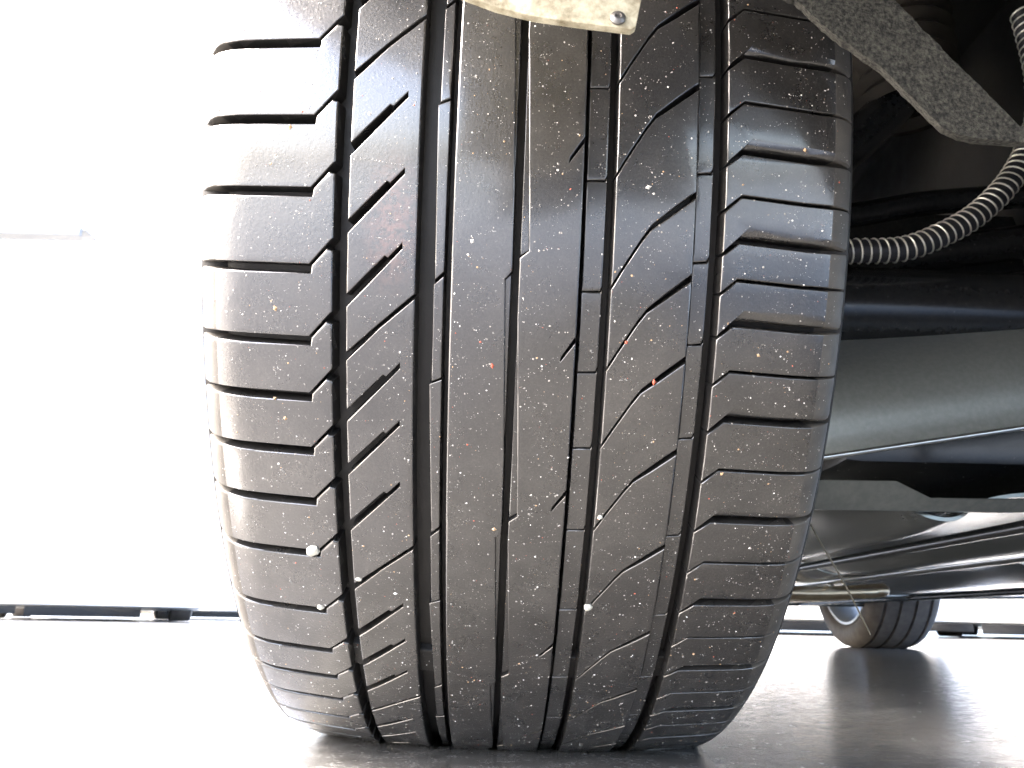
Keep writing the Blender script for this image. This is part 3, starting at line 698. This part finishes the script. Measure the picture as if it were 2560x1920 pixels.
# ------------------------------------------------------------------ white vans parked behind
def van(loc, rz, label, z0=0.105, length=4.6, width=1.85, height=2.1, wb=2.75):
    root = empty('parked_van', loc, (0, 0, rz)); tag(root, label, 'van', 'white vans parked behind the car')
    # side outline in (y, z), front towards -Y
    l2 = length / 2; a0 = -wb / 2; rr = 0.36
    pts = [(-l2, z0 + 0.02)]
    for c in (-wb / 2, wb / 2):
        for k in range(13):
            a = rad(180 - 15 * k); zz = 0.32 + rr * math.sin(a); yy = c + rr * math.cos(a)
            if zz >= z0:
                if k == 0: pts.append((yy, z0))
                pts.append((yy, zz))
                if k == 12: pts.append((yy, z0))
    pts += [(l2, z0 + 0.02), (l2 + 0.02, 0.6), (l2, height - 0.1), (l2 - 0.12, height), (-l2 + 1.5, height), (-l2 + 1.25, height - 0.1), (-l2 + 0.75, 1.12), (-l2 + 0.1, 0.92), (-l2 - 0.03, 0.6)]
    prism('body', [(-width / 2, y, z) for y, z in pts], (width, 0, 0), M_WHITE, root, bevel=0.03)
    box('bumper', (-width / 2 + 0.02, -l2 - 0.07, z0 + 0.02), (width / 2 - 0.02, -l2 + 0.03, 0.45), M_WHITE, root, bevel=0.03)
    box('bumper', (-width / 2 + 0.02, l2 - 0.03, z0 + 0.02), (width / 2 - 0.02, l2 + 0.07, 0.45), M_WHITE, root, bevel=0.03)
    box('underbody', (-width / 2 + 0.42, -l2 + 0.3, 0.035), (width / 2 - 0.5, l2 - 0.2, 0.5), M_BLK, root)  # underbody dropped near the ground, its black stands in for shade below
    box('shade_panel', (-width / 2 + 0.02, -l2 + 0.25, 0.05), (-width / 2 + 0.36, -l2 + 0.27, 0.4), M_BLK, root)  # black panel added to imitate the shade under the van
    for s in (-1, 1):
        for c in (-wb / 2, wb / 2):
            w = empty('wheel', (s * (width / 2 - 0.13), c, 0)); w.parent = root
            wheel('wheel', w, 0.32, 0.20, s, grooves=False, sides=24)
        for yy in (-0.15, 0.75):
            box('door_seam', (s * (width / 2 + 0.0015) - 0.002, yy, 0.4), (s * (width / 2 + 0.0015) + 0.002, yy + 0.008, height - 0.3), M_WHITE, root, bevel=0)
        box('headlamp', (s * 0.72 - 0.13, -l2 - 0.06, 0.62), (s * 0.72 + 0.13, -l2 + 0.08, 0.80), M_WHITE, root, bevel=0.03)
    return root
van((-4.45, 8.9, 0), rad(24), 'white van at the far left, nearest of the vans beyond the tyre')
van((-5.1, 14.6, 0), rad(22), 'white van farther back on the left, behind the nearest one')
van((3.35, 8.6, 0), rad(-20), 'white van behind the small far wheel on the right')
van((5.55, 8.0, 0), rad(-32), 'white van at the far right edge beyond the car')

# ------------------------------------------------------------------ white canopy high on the left
cn = empty('canopy', (-7.5, 9.0, 0)); tag(cn, 'pale canopy roof corner with gutter pipe high at the left edge', 'canopy')
def PC(o): o.parent = cn; o.matrix_parent_inverse = Matrix.Translation(cn.location).inverted(); return o
PC(prism('roof', [(-9.2, 8.0, 6.9), (-5.50, 8.0, 4.56), (-4.8, 8.0, 4.27), (-4.75, 8.0, 4.22), (-9.2, 8.0, 4.21)], (0, 0.3, 0), M_CANVAS, bevel=0.02))
PC(box('fascia', (-9.0, 7.94, 4.14), (-4.8, 7.997, 4.235), M_CANVAS, bevel=0.01))
PC(tube('gutter_pipe', catmull([(-5.35, 7.90, 4.53), (-5.45, 7.90, 4.53), (-5.52, 7.90, 4.46), (-5.53, 7.90, 4.35), (-5.53, 7.90, 4.215)], 5), 0.02, M_GALV, seg=10))
for xx, yy in ((-8.8, 8.15), (-7.4, 8.15)): PC(tube('post', [(xx, yy, 0), (xx, yy, 4.22)], 0.05, M_CANVAS, seg=12))
